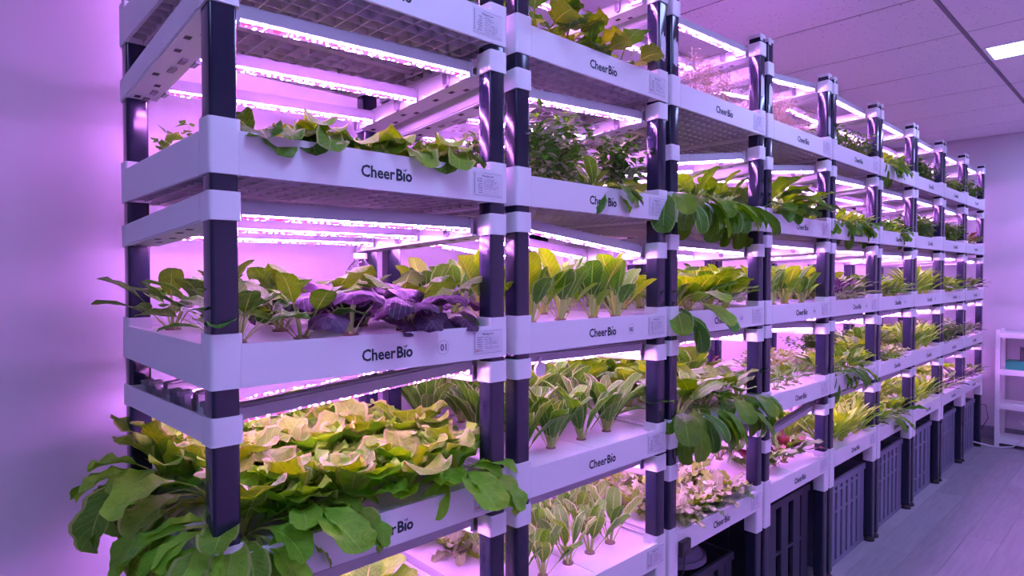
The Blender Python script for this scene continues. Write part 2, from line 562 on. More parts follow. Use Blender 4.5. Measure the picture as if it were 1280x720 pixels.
def foot_mesh():
    g = G()
    g.cyl((0, 0, 0), 0.030, 0.030, 0.012, 16)
    g.cyl((0, 0, 0.012), 0.027, 0.022, 0.012, 16)
    g.cyl((0, 0, 0.024), 0.010, 0.010, 0.020, 10)
    g.box(0.018, 0.034, -0.006, 0.006, 0.012, 0.034)
    return g.mesh('foot', 'black')

def cap_mesh():
    g = G()
    g.rbox(-PS / 2 - .002, PS / 2 + .002, -PS / 2 - .002, PS / 2 + .002, -0.010, 0.004, 0.007, 3)
    g.box(-PS / 2 - .003, -PS / 2 + .018, -PS / 2 - .0035, -PS / 2 - .002, -0.022, -0.006)
    return g.mesh('post_cap', 'cap')

def film_mesh():
    # left-over strip of torn white film on a post front
    pts = [(-0.012, 0), (0.006, -0.006), (0.012, 0.004), (0.013, 0.05), (0.009, 0.075), (0.004, 0.068), (-0.002, 0.085), (-0.008, 0.07), (-0.013, 0.078)]
    g = G()
    n = len(pts)
    g.add([(x, -PS / 2 - 0.0012, z) for x, z in pts] + [(x, -PS / 2 - 0.0001, z) for x, z in pts],
          [tuple(range(n))] + [(i, n + i, n + (i + 1) % n, (i + 1) % n) for i in range(n)])
    return g.mesh('film_remnant', 'cap', False)

def text_mesh(body, width=None, height=None, bold=0.0, mat='ink', align='LEFT'):
    cu = bpy.data.curves.new('text', 'FONT')
    cu.body = body
    cu.offset = bold
    cu.fill_mode = 'FRONT'
    cu.resolution_u = 2
    ob = bpy.data.objects.new('text', cu)
    COL.objects.link(ob)
    bpy.context.view_layer.update()
    dg = bpy.context.evaluated_depsgraph_get()
    me = bpy.data.meshes.new_from_object(ob.evaluated_get(dg))
    bpy.data.objects.remove(ob)
    vs = [v.co.copy() for v in me.vertices]
    fs = [tuple(p.vertices) for p in me.polygons]
    return vs, fs

def logo_mesh():
    g = G()
    x = 0
    first = text_mesh('Cheer', bold=0.024)
    second = text_mesh('B\u0131o', bold=0.034)
    w1 = max(v.x for v in first[0])
    vs = [(v.x, v.y) for v in first[0]] + [(v.x + w1 + 0.045, v.y) for v in second[0]]
    n = len(first[0])
    fs = first[1] + [tuple(i + n for i in f) for f in second[1]]
    # the two little leaves over the i
    bx = [v.x + w1 + 0.045 for v in second[0]]
    cap = max(v.y for v in first[0])
    ivx = sorted(bx)
    lo, hi = ivx[0], ivx[-1]
    ix = lo + (hi - lo) * 0.525
    for pts in ([(0, 0), (-0.05, 0.02), (-0.14, 0.13), (-0.05, 0.11)], [(0.0, 0), (0.03, 0.10), (0.16, 0.19), (0.13, 0.06), (0.05, 0.0)]):
        o = len(vs)
        vs += [(ix + px, 0.60 + py) for px, py in pts]
        fs.append(tuple(range(o, o + len(pts))))
    x0 = min(v[0] for v in vs); x1 = max(v[0] for v in vs)
    s = 0.120 / (x1 - x0)
    g.add([((x - x0) * s - 0.060, 0, yy * s * 1.08 - 0.012) for x, yy in vs], fs)
    return g.mesh('logo', 'ink', False)

def card_mesh():
    g = G(); g.box(0, 0.090, -0.0012, 0.0, 0, 0.058)
    return g.mesh('planting_card', 'card', False)

def card_print_mesh(seed, stamp):
    g = G()
    r = random.Random(seed)
    yy = -0.0016
    def q(x0, x1, z0, z1, mi=0):
        g.add([(x0, yy, z0), (x1, yy, z0), (x1, yy, z1), (x0, yy, z1)], [(0, 1, 2, 3)], mi)
    q(0.003, 0.0044, 0.006, 0.054)
    q(0.003, 0.086, 0.003, 0.0036); q(0.03, 0.086, 0.0545, 0.055)
    vs, fs = text_mesh('Planting Card', bold=0.02)
    w = max(v.x for v in vs)
    s = 0.034 / w
    g.add([(0.026 + v.x * s, yy, 0.046 + v.y * s) for v in vs], fs)
    for k in range(7):
        z = 0.0395 - k * 0.0052
        x0 = 0.010 + r.random() * 0.008
        x = x0
        while x < 0.026:                      # printed field name: a run of small letter strokes
            w = 0.0009 + r.random() * 0.0008
            q(x, x + w, z, z + 0.0014 + r.random() * 0.0012); x += w + 0.0006
        q(0.029, 0.078, z - 0.0008, z - 0.0005)
        if k < 5 or r.random() < 0.5:
            x = 0.031 + r.random() * 0.006
            end = 0.05 + r.random() * 0.026
            while x < end:                    # handwriting
                h = 0.001 + r.random() * 0.0026
                w = 0.0006 + r.random() * 0.0012
                g.add([(x, yy, z), (x + 0.0006, yy, z), (x + w + 0.0004, yy, z + h), (x + w - 0.0003, yy, z + h)], [(0, 1, 2, 3)])
                x += w + 0.0007 + (0.003 if r.random() < 0.15 else 0)
    if stamp:
        q(0.006, 0.012, 0.007, 0.014, 1)
    return g.mesh('card_print', ['print', 'red_print'], False)

def badge_mesh(txt):
    g = G()
    vs, fs = text_mesh(txt, bold=0.015)
    w = max(v.x for v in vs)
    s = 0.017 / w
    g.add([(v.x * s - 0.0085, -0.0010, v.y * s - 0.007) for v in vs], fs)
    n = 20
    ring = [(0.0155 * cos(2 * pi * k / n), -0.0007, 0.0155 * sin(2 * pi * k / n)) for k in range(n)] + [(0.0150 * cos(2 * pi * k / n), -0.0007, 0.0150 * sin(2 * pi * k / n)) for k in range(n)]
    g.add(ring, [(k, (k + 1) % n, n + (k + 1) % n, n + k) for k in range(n)])
    return g.mesh('number_badge', 'print', False)

def tab_mesh():
    g = G()
    g.box(-0.006, 0.006, -0.016, 0.016, 0, 0.040); g.box(-0.012, 0.012, -0.012, 0.012, 0.034, 0.044)
    return g.mesh('clip', 'clip', False)

ME = {'tab': tab_mesh(), 'logo': logo_mesh(), 'card': card_mesh(), 'clip': clip_mesh(), 'foot': foot_mesh(), 'cap': cap_mesh(), 'film': film_mesh(),
      'prints': [card_print_mesh(k, k == 1) for k in range(4)]}
CACHE = {}
def cached(fn, *a):
    k = (fn.__name__,) + a
    if k not in CACHE:
        CACHE[k] = fn(*a)
    return CACHE[k]

BAYNAME = ['nearest', 'second', 'third', 'fourth', 'fifth', 'sixth', 'seventh', 'eighth', 'ninth']
RACKLABEL = ['white grow rack with navy posts, nearest to the camera at the left end'] + [
    'white grow rack with navy posts, %s one from the left in the row' % ORD[k] for k in range(1, 8)] + [
    'white grow rack with navy posts, last in the row by the end wall']

# bracket drop below the tray (left end, right end) where it was read off the photograph
DROP = {(0, 0): (-0.036, -0.014), (0, 1): (-0.029, -0.026), (0, 2): (-0.047, -0.010), (0, 3): (-0.02, -0.013),
        (1, 0): (-0.037, -0.006), (1, 1): (-0.016, -0.069), (1, 2): (-0.013, -0.023), (1, 3): (-0.014, -0.008),
        (2, 0): (-0.125, -0.044), (2, 1): (-0.041, -0.050), (2, 2): (-0.015, -0.014), (2, 3): (-0.054, -0.020),
        (3, 0): (-0.076, -0.011), (3, 1): (-0.013, -0.016), (3, 2): (-0.006, -0.029), (3, 3): (-0.098, -0.042), (4, 0): (-0.029, -0.015),
        (3, -1): (-0.068, -0.008), (2, -1): (-0.03, -0.008)}
BAR_LIFT = {0: -0.011, 2: 0.011}
for bi, (x0, x1) in enumerate(BAYS):
    L = round(x1 - x0, 4)
    rack = link('grow_rack', None, None, (x0, 0, 0))
    tag(rack, RACKLABEL[bi], 'grow rack', 'white grow racks in the row')
    posts = []
    for px in (0.004 + PS / 2, L - 0.004 - PS / 2):
        for py in (0.004 + PS / 2, D - 0.004 - PS / 2):
            p = link('post', cached(post_mesh, 0.03, 2.372), rack, (px, py, 0))
            link('foot', ME['foot'], p)
            link('post_cap', ME['cap'], p, (0, 0, 2.372))
            posts.append(p)
    if bi in (1, 2, 3, 4, 5):
        link('film_remnant', ME['film'], posts[2], (0, 0, 2.10 + 0.02 * (bi % 3)))
    if bi in (2, 3):
        link('film_remnant', ME['film'], posts[0], (0, 0, 2.12))
    for lv in range(-1, 5):
        zt = TRAY_Z[lv] if lv >= 0 else TOP_BRACKET
        if lv >= 0:
            t = link('tray', cached(tray_mesh, L, lv == 4), rack, (0, 0, zt))
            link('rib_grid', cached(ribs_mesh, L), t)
            link('grow_board', cached(board_mesh, L), t)
            link('logo', ME['logo'], t, (L * 0.507, -0.0006, 0.036))
            if bi < 5:
                cx = L - 0.107
                link('planting_card', ME['card'], t, (cx, 0, 0.010))
                link('card_print', ME['prints'][(bi + lv * 3 + (1 if (bi, lv) == (0, 2) else 0)) % 4] if (bi, lv) != (0, 2) else ME['prints'][1], t, (cx, 0, 0.010))
            if lv == 2:
                link('number_badge', cached(badge_mesh, '%02d' % (bi + 1)), t, (L - 0.193, 0, 0.036))
        if lv == 4:
            continue
        dl, dr = DROP.get((bi, lv), (-0.014 - 0.006 * ((bi * 7 + lv * 3) % 3), -0.013 - 0.005 * ((bi * 5 + lv) % 3)))
        if lv < 0 and (bi, lv) not in DROP:
            dl = dr = -0.008
        sh = {0: -0.075, 1: -0.042}.get(lv, -0.03)
        br0 = link('light_bracket', cached(bracket_mesh, -1, sh), rack, (0, 0, zt + dl))
        br1 = link('light_bracket', cached(bracket_mesh, 1, sh), rack, (L - CS, 0, zt + dr))
        if bi < 3:
            for ch, sd in ((br0, -1), (br1, 1)):
                for sy, sx in SLOTS:
                    link('slot', cached(slot_mesh), ch, (sx, sy, -0.049 + sh * sy), (math.atan(sh), 0, 0))
        for by in (0.072, 0.292, 0.512):
            xl, xr = CS + 0.013, L - CS - 0.013
            Lb = round(xr - xl, 4)
            zl = zt + dl - 0.046 + sh * by + BAR_LIFT.get(lv, 0)
            zr = zt + dr - 0.046 + sh * by + BAR_LIFT.get(lv, 0)
            ang = math.atan2(zr - zl, Lb)
            bar = link('light_bar', cached(housing_mesh, Lb), rack, (xl, by, zl), (0, -ang, 0))
            link('lens', cached(lens_mesh, Lb), bar)
            link('led_strip', cached(strip_mesh, Lb), bar)
            if bi < 4:
                link('clip', ME['clip'], bar, (Lb - 0.004, 0.075, 0.028))
                link('clip', ME['tab'], bar, (-0.022, 0.0, 0.006))
                link('clip', ME['tab'], bar, (-0.026, 0.06, 0.002))

# ------------------------------------------------------------------ plants
def leaf_geo(L, W, pet, bend, power=1.0, cup=0.25, ruffle=0.0, a=0.75, b=0.5, nt=8, ns=4, petw=0.007, seed=0, lobes=0, twist=0.0, curl=0.0, waves=4):
    """one leaf as a curved ribbon: narrow stalk, then a blade; grows up +Z and bends towards +Y"""
    r = random.Random(seed)
    npt = 3
    ts = [pet * k / npt for k in range(npt)] + [pet + (1 - pet) * (1 - (1 - k / nt) ** 1.75) for k in range(nt + 1)]
    wmax = (a / (a + b)) ** a * (b / (a + b)) ** b
    verts, uvs, faces = [], [], []
    pos = Vector((0, 0, 0)); prev = 0.0
    ph = r.random() * 6.28; ph2 = r.random() * 6.28
    sway = (r.random() - 0.5) * twist
    for i, t in enumerate(ts):
        th = radians(bend) * t ** power
        d = Vector((sin(sway * t) * 0.8, sin(th), cos(th))).normalized()
        pos = pos + d * ((t - prev) * L)
        prev = t
        nrm = Vector((0, -cos(th), sin(th)))          # upper face of the blade
        x = (t - pet) / (1 - pet)
        if x <= 0:
            w = petw
        else:
            w = max(W * (max(x, 0.02) ** a * max(1 - x, 0.0) ** b) / wmax, petw * (1 - x) * 0.9)
            if lobes:
                w *= 1.0 - 0.38 * abs(sin(x * pi * lobes)) * (1 if x < 0.95 else 0)
        for j in range(ns + 1):
            s = (j / ns - 0.5) * 2                       # -1..1
            c = cup * (abs(s) ** 1.6) * w * 0.5
            ruf = 0.0
            if x > 0:
                ruf = ruffle * w * 0.5 * abs(s) * (sin(x * waves * 4.2 + ph + (2.1 if s > 0 else 0)) + 0.5 * sin(x * waves * 8.7 + ph2))
                c -= curl * w * 0.5 * s * s * x
            p = pos + Vector((1, 0, 0)) * (s * w * 0.5 * (1 - 0.12 * cup)) + nrm * (c + ruf)
            verts.append(tuple(p))
            vv = 0.3 * t / pet if (pet > 0 and t < pet) else 0.3 + 0.7 * max(x, 0.0001)
            uvs.append(((s + 1) / 2, vv))
    n = ns + 1
    for i in range(len(ts) - 1):
        for j in range(ns):
            faces.append((i * n + j, i * n + j + 1, (i + 1) * n + j + 1, (i + 1) * n + j))
    return verts, faces, uvs

# kind: look for labels, everyday word, leaf count, tilt inner/outer, materials, leaf shape, drape leaf shape
SP = {
 'butter_lettuce': dict(look='broad pale butter lettuce', cat='lettuce', n=20, ndrape=8, tilt=(4, 56), mats=['l_butter', 'l_butter', 'l_wilt'],
    leaf=dict(L=.165, W=.080, pet=.26, bend=50, power=1.6, cup=.30, ruffle=.20, a=.66, b=.30, petw=.013, twist=.9, waves=4, nt=12, ns=6),
    drape=dict(L=.205, W=.076, pet=.42, bend=158, power=0.75, cup=.32, ruffle=.15, a=.66, b=.32, petw=.010, twist=1.0, waves=4, nt=12, ns=6)),
 'small_lettuce': dict(look='yellowish small lettuce', cat='lettuce', n=11, tilt=(10, 58), mats=['l_butter', 'l_yellow'],
    leaf=dict(L=.12, W=.068, pet=.22, bend=55, power=1.3, cup=.25, ruffle=.16, a=.62, b=.4, petw=.011, twist=.5, waves=3, nt=8)),
 'wilted_lettuce': dict(look='low wilted lettuce', cat='lettuce', n=11, tilt=(22, 72), mats=['l_wilt', 'l_wilt', 'l_olive'],
    leaf=dict(L=.115, W=.066, pet=.28, bend=85, power=1.2, cup=.3, ruffle=.22, a=.66, b=.30, petw=.008, twist=.9, waves=3, ns=6, nt=9),
    drape=dict(L=.135, W=.066, pet=.3, bend=130, power=1.0, cup=.3, ruffle=.22, a=.66, b=.30, petw=.008, twist=.9, waves=3, ns=6, nt=9)),
 'pak_choi': dict(look='upright pak choi', cat='pak choi', n=13, tilt=(3, 36), mats=['l_pak', 'l_pak', 'l_yellow'],
    leaf=dict(L=.150, W=.050, pet=.40, bend=22, power=1.4, cup=.32, ruffle=.06, a=.72, b=.42, petw=.009, twist=.4),
    drape=dict(L=.17, W=.06, pet=.42, bend=95, power=1.0, cup=.3, ruffle=.06, a=.72, b=.42, petw=.008, twist=.4)),
 'romaine': dict(look='tall romaine lettuce', cat='lettuce', n=15, tilt=(2, 28), mats=['l_romaine', 'l_romaine', 'l_pak'],
    leaf=dict(L=.170, W=.046, pet=.22, bend=32, power=1.5, cup=.34, ruffle=.10, a=.62, b=.42, petw=.011, twist=.5)),
 'young_romaine': dict(look='sparse young romaine', cat='lettuce', n=7, tilt=(3, 34), mats=['l_romaine', 'l_pak'],
    leaf=dict(L=.140, W=.043, pet=.36, bend=22, power=1.5, cup=.36, ruffle=.10, a=.66, b=.42, petw=.007, twist=.5)),
 'spinach': dict(look='drooping dark spinach', cat='spinach', n=14, ndrape=5, tilt=(8, 55), mats=['l_spinach', 'l_spinach', 'l_pak'],
    leaf=dict(L=.165, W=.070, pet=.38, bend=55, power=1.2, cup=.2, ruffle=.08, a=.7, b=.42, petw=.007, twist=.7),
    drape=dict(L=.250, W=.062, pet=.48, bend=158, power=0.75, cup=.22, ruffle=.06, a=.72, b=.42, petw=.006, twist=.7)),
 'mustard_greens': dict(look='big yellow hearted mustard', cat='mustard greens', n=13, ndrape=6, tilt=(6, 50), mats=['l_spinach', 'l_yellow', 'l_pak'],
    leaf=dict(L=.170, W=.082, pet=.34, bend=40, power=1.3, cup=.22, ruffle=.1, a=.68, b=.4, petw=.008, twist=.6),
    drape=dict(L=.26, W=.088, pet=.46, bend=155, power=0.65, cup=.22, ruffle=.06, a=.7, b=.4, petw=.007, twist=.6)),
 'purple_basil': dict(look='broad purple basil', cat='basil', n=13, tilt=(4, 50), mats=['l_purple', 'l_purple', 'l_purple', 'l_olive'],
    leaf=dict(L=.155, W=.076, pet=.42, bend=92, power=2.0, cup=.05, ruffle=.14, a=.6, b=.42, petw=.005, twist=.8, curl=.7, waves=3),
    drape=dict(L=.13, W=.075, pet=.36, bend=150, power=1.0, cup=.1, ruffle=.1, a=.62, b=.5, petw=.005, twist=.5, curl=.4)),
 'kale_seedling': dict(look='spindly olive kale seedling', cat='kale', n=14, tilt=(5, 58), mats=['l_olive', 'l_olive', 'l_pak'],
    leaf=dict(L=.150, W=.047, pet=.48, bend=55, power=1.6, cup=.22, ruffle=.08, a=.62, b=.6, petw=.0045, twist=1.1),
    drape=dict(L=.13, W=.045, pet=.5, bend=85, power=1.3, cup=.22, ruffle=.08, a=.62, b=.6, petw=.0045, twist=1.1)),
 'curly_lettuce': dict(look='pale curly lettuce', cat='lettuce', n=18, tilt=(8, 66), mats=['l_pale', 'l_pale', 'l_wilt'],
    leaf=dict(L=.092, W=.034, pet=.15, bend=62, power=1.2, cup=.3, ruffle=.42, a=.6, b=.4, petw=.007, twist=.8, waves=5)),
 'red_chard': dict(look='red stemmed chard', cat='chard', n=8, tilt=(6, 52), mats=['l_red', 'l_red', 'l_olive'],
    leaf=dict(L=.125, W=.042, pet=.42, bend=52, power=1.4, cup=.22, ruffle=.2, a=.62, b=.55, petw=.0045, twist=1.0)),
 'young_squash': dict(look='lobed yellowing squash vine', cat='squash vine', n=11, tilt=(5, 55), mats=['l_vine', 'l_vine', 'l_dark'],
    leaf=dict(L=.180, W=.105, pet=.48, bend=75, power=1.6, cup=.12, ruffle=.12, a=.5, b=.5, petw=.0045, twist=1.0, lobes=2.5, nt=10)),
 'big_leaf_greens': dict(look='large dark leafy greens', cat='leafy greens', n=11, tilt=(6, 58), mats=['l_dark', 'l_spinach', 'l_olive'],
    leaf=dict(L=.180, W=.080, pet=.36, bend=62, power=1.3, cup=.22, ruffle=.12, a=.66, b=.5, petw=.006, twist=.9),
    drape=dict(L=.21, W=.075, pet=.42, bend=112, power=1.0, cup=.22, ruffle=.12, a=.66, b=.5, petw=.006, twist=.9)),
 'mixed_greens': dict(look='bushy green salad', cat='salad greens', n=13, tilt=(6, 58), mats=['l_pak', 'l_yellow', 'l_olive'],
    leaf=dict(L=.130, W=.042, pet=.26, bend=48, power=1.3, cup=.28, ruffle=.2, a=.65, b=.5, petw=.006, twist=.8),
    drape=dict(L=.19, W=.05, pet=.4, bend=160, power=.65, cup=.28, ruffle=.2, a=.65, b=.5, petw=.006, twist=.8)),
 'grassy_greens': dict(look='tall grassy greens', cat='salad greens', n=20, tilt=(3, 42), mats=['l_grass'],
    leaf=dict(L=.190, W=.022, pet=.15, bend=38, power=1.6, cup=.25, ruffle=.1, a=.5, b=.6, petw=.005, twist=.8, ns=2)),
 'silver_greens': dict(look='silvery narrow leaved greens', cat='salad greens', n=15, tilt=(5, 55), mats=['l_pale', 'l_olive', 'l_purple'],
    leaf=dict(L=.150, W=.028, pet=.28, bend=50, power=1.3, cup=.25, ruffle=.1, a=.62, b=.6, petw=.005, twist=.8, ns=2)),
 # joined foliage: too many tiny leaves to pick apart
 'leafy_herb': dict(look='dense dark flowering herb', cat='herb', bush=dict(h=.215, r=.105, n=360, L=.034, W=.023, mats=['l_dark', 'l_pak', 'l_pale'], flowers=70)),
 'bushy_herb': dict(look='dense bushy green herb', cat='herb', bush=dict(h=.13, r=.085, n=170, L=.030, W=.019, mats=['l_dark', 'l_pak', 'l_olive'], flowers=0)),
 'feathery_dill': dict(look='dry feathery dill', cat='dill', bush=dict(h=.19, r=.075, n=420, L=.022, W=.0022, mats=['l_dry'], flowers=0)),
 'dark_bush': dict(look='tall dark leafy bush', cat='herb', bush=dict(h=.17, r=.10, n=190, L=.036, W=.022, mats=['l_dark', 'l_dark', 'l_olive'], flowers=14)),
}
LEAFPOOL = {}
def leaf_pool(sp, kind):
    key = (sp, kind)
    if key not in LEAFPOOL:
        par = SP[sp].get(kind) or SP[sp]['leaf']
        mats = SP[sp]['mats']
        out = []
        for k in range(6):
            r = random.Random(hash_str(sp + kind) + k)
            q = dict(par)
            q['L'] *= 0.88 + 0.24 * r.random()
            q['W'] *= 0.85 + 0.30 * r.random()
            q['bend'] *= 0.75 + 0.5 * r.random()
            v, f, uv = leaf_geo(seed=k * 13 + 5, **q)
            g = G(); g.v, g.f, g.m, g.uv = v, f, [0] * len(f), uv
            mi = mats[k % len(mats)]
            out.append((g.mesh('leaf', mi, True, 180), (v, f, uv, mi)))
        LEAFPOOL[key] = out
    return LEAFPOOL[key]

def hash_str(s):
    h = 7
    for c in s:
        h = (h * 31 + ord(c)) % 1000003
    return h

def leaf_list(sp, r, drape=None, scale=1.0, dense=1.0):
    """[(pool kind, variant, matrix)] for one plant; drape = list of azimuth centres where leaves hang over an edge"""
    S = SP[sp]
    n = max(4, int(round(S['n'] * dense * (0.85 + 0.3 * r.random()))))
    out = []
    az0 = r.random() * 360
    for i in range(n):
        q = (i + 0.5) / n                       # 0 outer .. 1 inner
        az = az0 + 137.5 * i + r.uniform(-14, 14)
        tl = S['tilt'][1] + (S['tilt'][0] - S['tilt'][1]) * q + r.uniform(-8, 8)
        sc = scale * (0.80 + 0.28 * sin(q * pi * 0.85 + 0.2)) * r.uniform(0.88, 1.1)
        kind = 'leaf'
        if drape:
            for c in drape:
                dd = (az - c + 180) % 360 - 180
                if abs(dd) < 58 and q < 0.72:
                    kind = 'drape'
                    tl = r.uniform(6, 30)
        mat = Matrix.Rotation(radians(az), 4, 'Z') @ Matrix.Translation((0, 0.004 + 0.008 * (1 - q), 0)) @ Matrix.Rotation(radians(-tl), 4, 'X') @ Matrix.Rotation(radians(r.uniform(-22, 22)), 4, 'Z') @ Matrix.Scale(sc, 4)
        out.append((kind, r.randrange(6), mat))
    for c in (drape or []):                      # long outer leaves that have slumped over the tray edge
        for i in range(S.get('ndrape', 4)):
            az = c + r.uniform(-62, 62)
            sc = scale * r.uniform(0.72, 1.12) * (1.06 if c == 90 else 0.95)
            mat = Matrix.Rotation(radians(az), 4, 'Z') @ Matrix.Translation((0, 0.012, 0.0)) @ Matrix.Rotation(radians(-r.uniform(-6, 34)), 4, 'X') @ Matrix.Rotation(radians(r.uniform(-25, 25)), 4, 'Z') @ Matrix.Scale(sc, 4)
            out.append(('drape', r.randrange(6), mat))
    return out

def bush_mesh(sp, seed):
    B = SP[sp]['bush']
    r = random.Random(seed)
    mats = list(dict.fromkeys(B['mats'])) + (['flower'] if B['flowers'] else [])
    g = G(); g.uv = []
    def addleaf(p, az, tilt, L, W, mi):
        v = [(0, 0, 0), (-W / 2, L * .45, L * .06), (W / 2, L * .45, L * .06), (0, L, -L * .1), (0, L * .5, -L * .04)]
        m = Matrix.Translation(p) @ Matrix.Rotation(az, 4, 'Z') @ Matrix.Rotation(tilt, 4, 'X')
        g.add([tuple(m @ Vector(q)) for q in v], [(0, 4, 1), (1, 4, 3), (0, 2, 4), (4, 2, 3)], mi)
        g.uv += [(.5, .31), (.1, .6), (.9, .6), (.5, 1), (.5, .6)]
    ns = 9 if B['W'] > .01 else 14
    tips = []
    for k in range(ns):                         # stems
        az = r.random() * 2 * pi
        lean = r.random() ** .7
        p1 = Vector((cos(az) * lean * B['r'], sin(az) * lean * B['r'], B['h'] * (1.0 - .35 * lean) * r.uniform(.75, 1.05)))
        tips.append(p1)
        w = .0011
        a = Vector((-sin(az), cos(az), 0)) * w
        g.add([tuple(-a), tuple(a), tuple(p1 * .55 + Vector((0, 0, .008)) + a), tuple(p1 * .55 + Vector((0, 0, .008)) - a), tuple(p1 + a * .5), tuple(p1 - a * .5)], [(0, 1, 2, 3), (3, 2, 4, 5)], 0)
        g.uv += [(.5, .1)] * 6
    for i in range(B['n']):
        tp = tips[i % ns]
        f = r.random() ** .6
        base = tp * (.15 + .85 * f)
        p = base + Vector((r.gauss(0, .2), r.gauss(0, .2), r.gauss(0, .12))) * B['r'] * .8
        p.z = max(p.z, .004)
        addleaf(p, r.random() * 6.283, r.uniform(-.7, .9), B['L'] * r.uniform(.6, 1.25), B['W'] * r.uniform(.7, 1.2), r.randrange(len(mats) - (1 if B['flowers'] else 0)))
    for i in range(B['flowers']):
        tp = tips[i % ns]
        p = tp + Vector((r.gauss(0, .25), r.gauss(0, .25), r.gauss(0.05, .15))) * B['r']
        for k in range(3):
            addleaf(p, k * 2.1, .4, .011, .010, len(mats) - 1)
    return g.mesh('foliage', mats, True, 180)

def joined_mesh(sp, seed, drape, scale):
    r = random.Random(seed)
    mats = list(dict.fromkeys(SP[sp]['mats']))
    g = G(); g.uv = []
    for kind, var, mat in leaf_list(sp, r, drape, scale):
        v, f, uv, mi = leaf_pool(sp, kind)[var][1]
        g.add([tuple(mat @ Vector(q)) for q in v], f, mats.index(mi))
        g.uv += uv
    return g.mesh('foliage', mats, True, 180)

gp = G(); gp.cyl((0, 0, -0.012), 0.017, 0.016, 0.016, 10); gp.cyl((0, 0, 0.004), 0.013, 0.009, 0.004, 10)
ME['plug'] = gp.mesh('foam_plug', 'foam')

POOL = {}
POSN = ['first', 'second', 'third', 'fourth', 'fifth', 'sixth']
TRAYNAME = ['top', 'second', 'third', 'fourth', 'bottom']
def tree_copy(src, loc, rz, sc):
    o = src.copy(); COL.objects.link(o)
    o.location = loc; o.rotation_euler = (0, 0, rz); o.scale = (sc, sc, sc)
    for ch in src.children:
        c = ch.copy(); COL.objects.link(c); c.parent = o
    return o

def new_plant(sp, seed, near, drape, scale):
    """the first plant of its kind, with its leaves as parts"""
    S = SP[sp]
    if 'bush' in S:
        if near:
            o = link(sp, None)
            k = link('foliage', cached(bush_mesh, sp, seed), o)
            k['kind'] = 'stuff'
            link('foam_plug', ME['plug'], o)
        else:
            o = link(sp, cached(bush_mesh, sp, seed))
        return o
    if not near:
        return link(sp, cached(joined_mesh, sp, seed, drape, scale))
    o = link(sp, None)
    for kind, var, mat in leaf_list(sp, random.Random(seed), drape, scale):
        lf = link('leaf', leaf_pool(sp, kind)[var][0], o)
        lf.matrix_local = mat
    link('foam_plug', ME['plug'], o)
    return o

def plant_tray(bi, lv, rows, ncol, near, jitter=0.012, scale=1.0, front_drape=0.0, left_drape=False, right_drape=False, skip=(), drape_cols=(), y0=0.085, y1=0.545, xr=(0.08, 0.08)):
    """rows: species per row from the front, or a function (row, col) -> species"""
    x0, x1 = BAYS[bi]
    L = x1 - x0
    nrow = len(rows) if isinstance(rows, (list, tuple)) else rows.nrow
    rng = random.Random(bi * 100 + lv * 7 + 3)
    rown = {1: ['only'], 2: ['front', 'back'], 3: ['front', 'middle', 'back'], 4: ['front', 'second', 'third', 'back']}[nrow]
    for rI in range(nrow):
        for c in range(ncol):
            if (rI, c) in skip:
                rng.random(); continue
            spn = rows[rI] if isinstance(rows, (list, tuple)) else rows(rI, c)
            if isinstance(spn, (list, tuple)):
                spn = spn[c % len(spn)]
            if spn is None:
                continue
            stag = 0.25 if rI % 2 else -0.25
            fx = (c + 0.5 + stag * 0.5) / ncol
            x = x0 + xr[0] + (L - xr[0] - xr[1]) * fx + rng.uniform(-jitter, jitter)
            y = y0 + (y1 - y0) * (rI / max(nrow - 1, 1)) + rng.uniform(-jitter, jitter)
            z = TRAY_Z[lv] + BOARD
            dr = []
            if rI == 0 and (rng.random() < front_drape or c in drape_cols):
                dr.append(180)
            if left_drape and c == 0:
                dr.append(90)
            if right_drape and c == ncol - 1:
                dr.append(270)
            var = rng.randrange(3)
            key = (spn, var, near, tuple(dr), scale)
            sc = rng.uniform(0.88, 1.1)
            rz = rng.uniform(-0.25, 0.25) if dr else rng.random() * 6.28
            if key not in POOL:
                o = new_plant(spn, var + 11 * hash_str(spn) % 97, near, tuple(dr), scale)
                o.location = (x, y, z); o.rotation_euler = (0, 0, rz); o.scale = (sc,) * 3
                POOL[key] = o
            else:
                o = tree_copy(POOL[key], (x, y, z), rz, sc)
            S = SP[spn]
            place = 'first' if c == 0 else 'last' if c == ncol - 1 else POSN[c]
            tag(o, '%s, %s from left, %s row, %s tray of %s rack' % (S['look'], POSN[c], rown[rI], TRAYNAME[lv], BAYNAME[bi]), S['cat'],
                '%s plants on the %s tray of the %s rack' % (S['look'], TRAYNAME[lv], BAYNAME[bi]))

class Pick:
    def __init__(s, nrow, fn): s.nrow, s.fn = nrow, fn
    def __call__(s, r, c): return s.fn(r, c)

# nearest rack
plant_tray(0, 0, ['bushy_herb', 'bushy_herb'], 3, True, xr=(0.3, 0.05), y1=0.4)
plant_tray(0, 1, ['wilted_lettuce', 'wilted_lettuce', ['bushy_herb', 'wilted_lettuce', 'bushy_herb', 'dark_bush']], 5, True, front_drape=0.5, y0=0.085)
plant_tray(0, 2, Pick(3, lambda r, c: 'kale_seedling' if c < 2 else 'purple_basil' if r < 2 else 'kale_seedling'), 5, True, drape_cols=(4,), xr=(0.04, 0.05), y0=0.10, y1=0.5, scale=1.1)
plant_tray(0, 3, ['butter_lettuce'] * 3, 5, True, drape_cols=(0, 1, 4), left_drape=True, y0=0.085, y1=0.52, xr=(0.03, 0.05), scale=1.02)
plant_tray(0, 4, ['small_lettuce', 'small_lettuce', 'young_romaine'], 5, True, skip=((0, 4), (1, 4)), xr=(0.06, 0.06))
